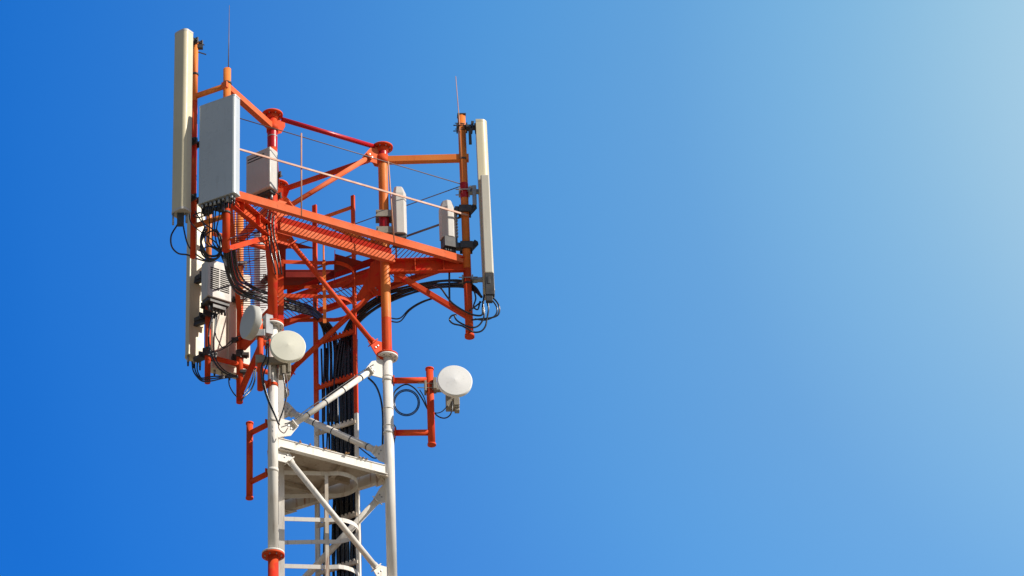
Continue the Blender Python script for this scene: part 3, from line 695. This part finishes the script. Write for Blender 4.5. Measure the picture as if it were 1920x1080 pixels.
# ------------------------------------------------------------------ lightning rods
GL = 'lightning rods on the poles'
p = at_y(425, 132, P1.y); q = at_y(430, 10, P1.y)
rod = MB().tube(p + Vector((.02, 0, -.05)), q, .007, .003, n=8).build('lightning_rod', WIRE); tag(rod, 'thin upright lightning rod above the left orange pole', 'lightning rod', GL)
yy = P2.y - .05
rt = thing('lightning_rod', at_y(863, 295, yy), 'leaning lightning rod clipped to the right pole', 'lightning rod', GL)
MB().path([at_y(864, 297, yy), at_y(861, 225, yy), at_y(854.5, 143, yy)], .008, 8, r2=.004).build('rod', PALEWIRE, rt)
mb = MB()
for y in (231, 242): mb.tube(at_y(853, y, yy), at_y(872, y, yy), .005, n=6)
mb.build('clip', DARK, rt)

# ------------------------------------------------------------------ white rest platform
rp = thing('rest_platform', V3(G, H - 4.55), 'white triangular rest platform with stained underside inside the tower', 'platform')
ZR = H - 4.56
for ig, (P, Q) in enumerate(((A, B), (B, C), (A, C))):
    h = V3(Q - P, 0).normalized(); nrm = Vector((h.y, -h.x, 0))
    if nrm.dot(V3((P + Q) / 2 - G, 0)) < 0: nrm = -nrm
    mb = MB(); mb.channel(V3(P, ZR) + h * .065 + nrm * .01, V3(Q, ZR) - h * .065 + nrm * .01, .145, .055, nrm, wt=.010)
    mb.build('edge_beam', WHITE if Q is B else RUSTY, rp)
    for (L, s) in ((P, 1), (Q, -1)):
        mb = MB(); mb.prism([V3(L, ZR - .075 - .013 * ig) + h * s * x + nrm * y - Vector((0, 0, .006)) for x, y in ((.05, .05), (.22, .05), (.05, -.12))], (0, 0, -1), .01)
        mb.build('gusset', RUSTY, rp)
tri2 = [G + (L - G) * .955 for L in (A, B, C)]; tri2 = clip(tri2, nbc, B.dot(nbc) - .03)
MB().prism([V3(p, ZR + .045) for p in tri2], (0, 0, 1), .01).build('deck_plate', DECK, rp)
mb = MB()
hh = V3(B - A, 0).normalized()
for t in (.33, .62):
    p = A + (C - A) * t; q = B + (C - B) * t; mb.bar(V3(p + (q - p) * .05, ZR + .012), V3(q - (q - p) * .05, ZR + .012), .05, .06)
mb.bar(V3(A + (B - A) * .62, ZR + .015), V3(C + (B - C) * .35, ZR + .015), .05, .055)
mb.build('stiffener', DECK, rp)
mb = MB()      # leaf litter and a thin old cable on the deck edge
for i in range(40):
    p = A + (B - A) * random.uniform(.2, .85); o = nab * random.uniform(-.08, .05); a = random.uniform(0, 3.1)
    mb.frame_box(V3(p, ZR + .079) + o, (math.cos(a), math.sin(a), 0), (-math.sin(a), math.cos(a), 0), (0, 0, 1), random.uniform(.012, .03), .008, .006)
mb.build('debris', mat('dry_debris', (.30, .22, .08), (.34, .12, .06), .8, nscale=9), rp)['kind'] = 'stuff'

# ------------------------------------------------------------------ climbing ladder with safety hoops (on the A-C side)
cl = thing('climbing_ladder', V3((A + C) / 2, .2), 'steel climbing ladder with rounded safety hoops inside the tower', 'ladder')
YM = (A.y + C.y) / 2; XL = xat(528, YM - .28, H - 5); YN, YF = YM - .27, YM + .29
ZSW = H - 2.95
for Y in (YN, YF):
    for (z0, z1_, paint, bk) in ((ZSW, H - .75, RED, 0), (.2, ZSW - .002, WHITE, 1)):
        MB().frame_box((XL, Y, (z0 + z1_) / 2), (1, 0, 0), (0, 1, 0), (0, 0, 1), .033, .005, (z1_ - z0) / 2).build('rail', paint, cl)
k = 0; z = H - 1.0
while z > .5:
    if z > H - 9: MB().tube((XL, YN, z), (XL, YF, z), .011, n=8).build('rung', RED if z > ZSW else WHITE, cl)
    z -= .3
def hoop(y, paint, name='safety_hoop'):
    zc = at_y(PCX, y, YN).z; XR = XL + (668 - 528) / 159.5; rad = (YF - YN) / 2; pts = []
    pts.append((XL + .02, YN)); pts.append((XR - rad * 1.25, YN + .03))
    for i in range(1, 16):
        a = -math.pi / 2 + math.pi * i / 16; pts.append((XR - rad * 1.05 + rad * 1.05 * math.cos(a), YM + .01 + rad * .96 * math.sin(a)))
    pts.append((XR - rad * 1.25, YF - .02)); pts.append((XL + .02, YF))
    mb = MB(); hz = .026; N = len(pts); vs = []; th = .006
    for i, p in enumerate(pts):
        a = Vector(pts[max(0, i - 1)]); b = Vector(pts[min(N - 1, i + 1)]); d = (b - a).normalized(); nn = Vector((d.y, -d.x))
        for (o, zz) in ((0, -hz), (th, -hz), (th, hz), (0, hz)): vs.append(V3(Vector(p) + nn * o, zc + zz))
    fs = []
    for i in range(N - 1):
        for j in range(4): a = i * 4 + j; b = i * 4 + (j + 1) % 4; fs.append([a, b, b + 4, a + 4])
    fs += [[3, 2, 1, 0], [(N - 1) * 4 + j for j in range(4)]]
    mb.add(vs, fs); mb.build(name, paint, cl); return zc, XR, rad
for y in (491, 554): hz_ = hoop(y, RED)
zc, XR, rad = hoop(886, WHITE); dzh = zc - hoop(973, WHITE)[0]; zz = zc - 2 * dzh
ys = []
def hoop_z(z):
    d = z - zc; return None
# continue hoops down to head height
def y_of(z, Y): d = Y * CP + (z - CAMZ) * SP; u = -Y * SP + (z - CAMZ) * CP; return 540 - FPX * u / d
while zz > 2.5:
    hoop(y_of(zz, YN), RUSTY if zz < H - 6 else WHITE); zz -= dzh
xs1 = XL + (610 - 528) / 159.5
for (X, Y) in ((xs1, YN - .0), (XR + .004, YM)):
    zt_, zb_ = at_y(PCX, 488, YN).z, at_y(PCX, 606, YN).z
    f = (1, 0, 0) if X == xs1 else (0, 1, 0); g2 = (0, 1, 0) if X == xs1 else (1, 0, 0)
    MB().frame_box((X, Y - (.004 if X == xs1 else 0), (zt_ + zb_) / 2), f, g2, (0, 0, 1), .02, .004, (zt_ - zb_) / 2).build('strap', ORANGE if X == xs1 else RED, cl)
    zt_ = at_y(PCX, 886, YN).z
    MB().frame_box((X, Y - (.004 if X == xs1 else 0), (zt_ + 2.3) / 2), f, g2, (0, 0, 1), .02, .004, (zt_ - 2.3) / 2).build('strap', RUSTY, cl)
MB().frame_box((xs1, YF + .004, (zt_ + 2.3) / 2), (1, 0, 0), (0, 1, 0), (0, 0, 1), .02, .004, (zt_ - 2.3) / 2).build('strap', RUSTY, cl)

# ------------------------------------------------------------------ cable ladder on the B-C side
ct = thing('cable_ladder', V3((B + C) / 2, .2), 'upright ladder rack behind the black feeder cables', 'cable ladder')
hb = V3(C - B, 0).normalized()
def on_bc(px, z, off=.10):
    d = V3(nbc, 0); base_ = V3(B, z) + d * off; # solve for s so that projected x = px
    f = lambda s: (lambda p: PCX + FPX * p.x / (p.y * CP + (p.z - CAMZ) * SP))(base_ + hb * s)
    lo, hi = -.5, 2.0
    for _ in range(50):
        m = (lo + hi) / 2
        if f(m) > px: lo = m
        else: hi = m
    return base_ + hb * lo
OFF = .09
eL, eR = on_bc(593.5, H - 3.5, OFF), on_bc(668, H - 3.5, OFF)
for (e, top, w) in ((eL, zat(eL, 385), .055), (eR, zat(eR, 367), .045)):
    sw = zat(e, 775 if e is eR else 800)
    MB().bar(V3(e, sw), V3(e, top), w, .03, up=hb.cross(Vector((0, 0, 1)))).build('rail', RED, ct)
    MB().bar(V3(e, .2), V3(e, sw - .002), w, .03, up=hb.cross(Vector((0, 0, 1)))).build('rail', WHITE, ct)
MB().bar(V3(eL, zat(eR, 388)), V3(eR, zat(eR, 388)), .03, .035).build('rung', ORANGE, ct)
zr = zat(eR, 623); stp = .62; k = 0
while zr > 1:
    mb = MB(); inn = V3(nbc, 0) * -.02
    mb.bar(V3(eL, zr) + inn, V3(eR, zr) + inn, .03, .042)
    n_c = 10
    for i in range(n_c):
        p = V3(eL, zr + .03) + (V3(eR, 0) - V3(eL, 0)) * ((i + 1) / (n_c + 1)) + inn; mb.frame_box(p, hb, V3(nbc, 0), (0, 0, 1), .011, .012, .018)
    mb.build('rung', RED if zr > H - 3.3 else RUSTY, ct); zr -= stp

# ------------------------------------------------------------------ cables
def cable(pts, r, label, group='black cables on the tower', m=None, k=6):
    """pts: (px, py, Y) with their real distance Y"""
    P = smooth_pts([at_y(*p) for p in pts], k)
    o = MB().path(P, r, 8).build('cable', m or CABLE); tag(o, label, 'cable', group); return o
# feeders down the ladder (alike, packed side by side)
nF = 11; out = V3(nbc, 0)
fx = [(.13, .012), (.19, .010), (.24, .014), (.31, .013), (.36, .017), (.42, .024), (.475, .026), (.53, .025), (.585, .027), (.64, .026), (.695, .027), (.75, .025), (.80, .026), (.85, .022), (.90, .018), (.945, .013)]
for i, (t, r) in enumerate(fx):
    pts = []; z = zat(eR, 626) + random.uniform(-.05, .05); ph = random.uniform(0, 6); zz = z
    base0 = V3(eL, 0) + (V3(eR, 0) - V3(eL, 0)) * t
    while zz > .3:
        w = .014 if i < 5 else .007
        pts.append(V3(base0, zz) + out * (.035 + (.04 if i % 2 else 0)) + hb * w * (math.sin(ph + zz * 2.1) + .6 * math.sin(ph * 2 + zz * 4.3))); zz -= .35
    o = MB().path(smooth_pts(pts, 3), r, 8).build('feeder_cable', CABLE)
    tag(o, 'black feeder cable running straight down the cable ladder inside the tower', 'cable', 'feeder cables on the ladder')
LY = eL.y; RY = eR.y; MYd = (LY + RY) / 2
# left trunk: from the left sector to the ladder head
LT = [(0, .015), (4, .013), (8, .016), (13, .013), (19, .014), (24, .011)]
for i, (o, r) in enumerate(LT):
    j = random.uniform(-1.5, 1.5); k = random.uniform(-2, 2)
    cable([(420 + o * .8, 462 + j, P1.y + .1), (423 + o * .9, 500, 34.2), (431 + o + k, 530 - o * .25, 34.5), (447 + o * .8, 549 - o * .75 + k, 34.8), (485 + k, 563 - o * .9 + j, 35.0),
           (520, 574 - o * .85 + j, 35.15), (560, 584 - o * .7, 35.35), (590, 594 - o * .6, 35.6), (606 + i * 4, 618, MYd + .06), (609 + i * 6, 655, MYd + .10), (608 + i * 6, 720, MYd + .10), (608 + i * 6, 790, MYd + .10)],
          r, 'black cable in the curved bundle from the left antennas to the ladder head', 'left trunk cables')
RT = [(0, .014), (4, .013), (8, .016), (11, .014), (17, .013), (21, .014)]
for i, (o, r) in enumerate(RT):
    j = random.uniform(-1.5, 1.5); k = random.uniform(-2, 2)
    cable([(657 - i * 6, 790, RY + .13), (657 - i * 6, 720, RY + .13), (660 - i * 5, 655, RY + .1), (658 - i * 2.5, 630 - o * .4, RY + .1), (674 - i * 1.5, 604 - o * .8, 35.7), (700 + k, 582 - o + j, 35.62), (728, 567 - o * .95, 35.58), (765, 553 - o * .75 + j, 35.5),
           (800, 543 - o * .6 + j, 35.42), (830, 537 - o * .5 - j, 35.4), (866, 538 - o * .55, 35.38), (890, 546 - o * .4, 35.3), (903, 557, 35.2)],
          r, 'black cable in the arched bundle from the ladder head to the right antenna', 'right trunk cables')
for i, lab in enumerate(('upper of two thin sagging black cables below the arched bundle', 'lower of two thin sagging black cables below the arched bundle')):
    cable([(722, 590 + i * 6, 35.44), (736, 597 + i * 6, 35.44), (751, 596 + i * 6, 35.44), (767, 580 + i * 3, 35.42), (788, 567 + i * 2, 35.40), (812, 559 + i, 35.40), (826, 559 + i, 35.40)], .0085, lab)
Y1_ = P1.y + .22
cable([(340, 410, Y1_), (331, 424, Y1_), (321, 442, Y1_ - .05), (322, 462, Y1_), (334, 475, Y1_ + .1), (352, 478, Y1_ + .2), (375, 487, Y1_ + .1), (395, 490, Y1_), (411, 481, Y1_), (416, 464, Y1_)], .010, 'big black cable loop hanging at the left under the tall cream antenna')
cable([(342, 412, Y1_), (346, 436, Y1_), (352, 458, Y1_), (362, 472, Y1_), (382, 486, Y1_), (400, 489, Y1_), (415, 475, Y1_)], .009, 'black cable dropping from the tall cream antenna base')
cable([(354, 395, Y1_), (357, 415, Y1_ - .1), (368, 428, Y1_ - .1), (388, 443, Y1_ - .15), (405, 455, Y1_ - .1), (415, 470, Y1_)], .007, 'thin black cable crossing from the cream antenna to the loops', m=None)
for i, (x0, lab) in enumerate(((379, 'leftmost black jumper under the wide grey panel'), (390, 'black jumper looping left under the wide grey panel'), (398, 'slack black jumper below the wide grey panel'), (405, 'black jumper under the grey panel, middle of its row'), (412, 'rightmost black jumper under the wide grey panel'))):
    yb = P1.y + .0
    cable([(x0, 388, yb - .15), (x0 + random.uniform(-3, 3), 408, yb - .1), (x0 + (6 - 3 * i), 432, yb), (385 + 7 * i, 455, yb + .1), (405 + 2 * i, 468, yb + .15), (416, 478 + i, yb + .15), (425, 490 + i * 3, yb + .2)], .0075, lab)
yb = P1.y + .1
cable([(414, 440, yb), (398, 433, yb), (383, 443, yb), (376, 460, yb), (380, 478, yb), (396, 488, yb), (412, 478, yb), (417, 460, yb), (408, 442, yb)], .009, 'round black cable coil between the two left poles')
cable([(372, 398, yb), (385, 402, yb), (372, 408, yb), (362, 404, yb), (374, 399, yb)], .008, 'small black coil under the cream antenna')
for i, (dx, dy, lab) in enumerate(((0, 0, 'outermost thick black coil turn left of the front pole foot'), (3, 5, 'second thick black coil turn left of the front pole foot'))):
    cable([(385 + dx, 425 + dy, yb), (377, 445 + dy, yb), (379 + dx, 468, yb), (391, 484 - dy, yb + .05), (407, 484 - dy, yb + .05), (416 - dx, 468, yb), (415 - dx, 448 + dy, yb), (405, 430, yb)], .013, lab)
cable([(366, 396, yb), (378, 415, yb - .05), (396, 428, yb - .05), (410, 440, yb), (418, 458, yb)], .008, 'black jumper slanting right from the cream antenna to the front pole foot')
cable([(372, 470, yb + .1), (392, 462, yb + .1), (408, 466, yb + .1), (418, 480, yb + .1)], .008, 'short black link crossing the coil on the left')
yy = A.y - .13
cable([(430, 468, P1.y - .06), (445, 466, 34.1), (458, 458, 34.3), (466, 445, 34.45), (478, 438, 34.5), (503, 429, A.y - .08)], .006, 'thin pale cable along the brace from pole foot to leg', m=WIRE)
cable([(431, 447, P1.y - .06), (462, 438, 34.2), (485, 434, 34.4), (503, 428, A.y - .08)], .006, 'thin black cable taped along the arm brace at left')
for i, x in enumerate((503, 509, 514)):
    cable([(x, 392 + 6 * i, yy), (x - 3 + i, 420, yy), (x + 1, 445, yy - .02), (x + 4 + i * 2, 470, yy), (x + 10 + i, 495, yy + .02), (x + 14, 515, yy + .06)], .009, 'black cable tied down the front left leg beneath the radio box', 'cables on the front left leg')
# rear-left sector jumpers
yq = P3b.y - .2
cable([(399, 590, yq), (393, 612, yq), (391, 640, yq), (397, 668, yq), (410, 690, yq), (430, 704, yq), (446, 707, yq - .05)], .012, 'thick black cable falling from the louvred cabinet')
cable([(404, 592, yq), (403, 615, yq), (401, 645, yq), (404, 672, yq), (420, 694, yq), (444, 706, yq)], .008, 'thin black cable beside the thick one under the louvred cabinet')
cable([(407, 592, yq), (404, 625, yq), (410, 640, yq), (418, 652, yq), (430, 642, yq - .1), (444, 632, yq - .15), (460, 628, yq - .3)], .007, 'thin black cable swinging right under the louvred cabinet')
cable([(403, 660, yq), (417, 655, yq), (432, 646, yq - .1), (446, 634, yq - .2)], .005, 'thinnest wire across the beige panel back')
for i, lab in enumerate(('outer black loop under the rear left antenna', 'middle black loop under the rear left antenna', 'inner black loop under the rear left antenna')):
    cable([(360 + 5 * i, 678, c3.y), (362 + 4 * i, 694, c3.y - .05), (369 + 3 * i, 706, c3.y - .15), (380, 715 - 3 * i, P3b.y - .07), (398, 714 - 4 * i, P3b.y - .1), (420, 709 - 2 * i, P3.y - .12), (446, 706 - i, P3.y - .1)], .009, lab)
cable([(429, 706, P3.y + .05), (430, 722, P3.y), (437, 736, P3.y - .03), (444, 744, P3.y - .05)], .008, 'short black loop at the foot of the rear left pole')
cable([(479, 690, P3.y), (478, 712, P3.y), (470, 732, P3.y), (458, 744, P3.y - .05), (452, 752, P3.y - .06)], .010, 'black loop right of the rear left pole foot')
cable([(476, 686, P3.y), (474, 708, P3.y), (466, 728, P3.y), (456, 740, P3.y - .05)], .008, 'inner black loop right of the rear left pole foot')
# dish cables down leg A to the white brace
yf = A.y - .16
cable([(500, 640, yf - .05), (499, 668, yf), (490, 690, yf - .05), (493, 720, yf), (503, 752, yf + .04), (515, 778, yf + .06), (522, 795, yf + .06)], .010, 'black cable from the left edge-on dish to the white brace')
cable([(503, 640, yf - .05), (503, 676, yf), (494, 705, yf), (500, 738, yf), (512, 768, yf + .04), (524, 797, yf + .06)], .009, 'second black cable beside it, down from the edge-on dish')
cable([(531, 700, yf), (533, 716, yf), (537, 740, yf), (531, 768, yf + .03), (523, 790, yf + .06)], .009, 'black cable from the ivory dish down the left leg')
cable([(536, 700, yf), (539, 722, yf), (537, 748, yf), (529, 775, yf + .04), (522, 800, yf + .06), (532, 812, yf + .05), (540, 802, yf + .05)], .006, 'thin grey wire from the ivory dish to the brace foot', m=WIRE)
yo = -.045
def abo(x, y, off=.04): p = on_plane(x, y, A, B, off); return (x, y, p.y)
cable([abo(534, 795), abo(548, 789), abo(580, 765), abo(630, 730), abo(680, 696), abo(700, 684)], .007, 'thin black cable strapped along the upper white brace')
cable([(690, 708, 35.4), (703, 721, 35.42), (711, 738, 35.44), (716, 760, 35.44), (718, 790, 35.44), (717, 850, 35.44)], .012, 'black cable passing behind the white right leg')
cable([(641, 800, 35.9), (665, 830, 35.75), (690, 852, 35.55), (703, 859, 35.45), (716, 852, 35.44), (718, 830, 35.44)], .008, 'black cable along the rear white brace to the right leg')
# right dish coil
yc = Q1.y + .03
for k, (rx, lab) in enumerate(((24.5, 'outer turn of the black coil on the right dish frame'), (22.0, 'inner turn of the black coil on the right dish frame'))):
    cable([(762 + rx * math.cos(a * math.pi / 12), 755 + rx * math.sin(a * math.pi / 12), yc + .012 * k) for a in range(25)], .007, lab, 'coil of dish cable', k=3)
cable([(736, 745, yc), (741, 733, yc), (752, 724, yc), (764, 721, yc), (778, 729, yc), (790, 745, yc), (799, 762, yc), (806, 775, yc + .05)], .009, 'black cable arching over the coil on the right frame')
cable([(752, 724, yc), (740, 735, yc), (735.5, 752, yc), (736, 790, yc), (742, 802, yc), (741, 815, yc + .02), (738, 835, yc + .02)], .007, 'thin black cable down the right leg edge beside the coil')
cable([(787, 731, yc), (795, 745, yc), (802, 765, yc + .05), (815, 774, yc), (828, 772, yc - .08), (840, 760, yc - .1)], .006, 'thin black tail from the coil to the dish radio')
cable([(812, 772, yc + .04), (822, 781, yc), (834, 784, yc - .05), (844, 778, yc - .1), (848, 765, yc - .1), (848, 752, yc - .08)], .008, 'black cable drooping below the right dish radio')
# right pole foot loops
yr = P2.y - .08
cable([(908, 553, yr), (905, 575, yr), (904, 590, yr), (890, 591, yr), (872, 584, yr - .02), (850, 570, yr - .02), (838, 556, yr), (826, 540, yr), (812, 534, yr + .05)], .0115, 'black cable from the right antenna along the arm brace')
cable([(915, 556, yr), (927, 561, yr), (936, 575, yr), (934, 590, yr), (920, 596, yr), (900, 598, yr), (884, 600, yr)], .0105, 'largest black loop hanging right of the right pole foot')
cable([(912, 556, yr), (922, 562, yr), (932, 578, yr), (928, 592, yr), (910, 600, yr), (890, 598, yr)], .0095, 'second black loop hanging right of the right pole foot')
cable([(912, 558, yr), (916, 578, yr), (913, 598, yr), (910, 612, yr), (902, 621, yr), (890, 623, yr), (880, 619, yr - .02), (866, 611, yr), (850, 607, yr), (843, 600, yr), (847, 592, yr), (856, 590, yr)], .0105, 'lowest black loop round the right pole foot')
cable([(905, 565, yr), (908, 590, yr), (903, 604, yr), (895, 612, yr), (884, 614, yr - .02), (868, 608, yr - .01), (856, 600, yr), (851, 590, yr)], .0105, 'inner black loop round the right pole foot')
cable([(900, 565, yr), (896, 580, yr), (888, 575, yr), (892, 560, yr), (889, 545, yr)], .0095, 'short black tail between right pole and slim antenna')
cable([(880, 583, yr - .02), (892, 574, yr), (902, 566, yr)], .010, 'stubby black jumper from the right pole to the slim antenna')
cable([(842.5, 512, yr + .1), (842.5, 540, yr + .1), (843, 566, yr + .1)], .012, 'straight black cable hanging below the right arm')
cable([(600, 500 + 25, 35.9), (590, 560, 36.0), (597, 600, MYd)], .01, 'black cable dropping through the platform hatch edge')
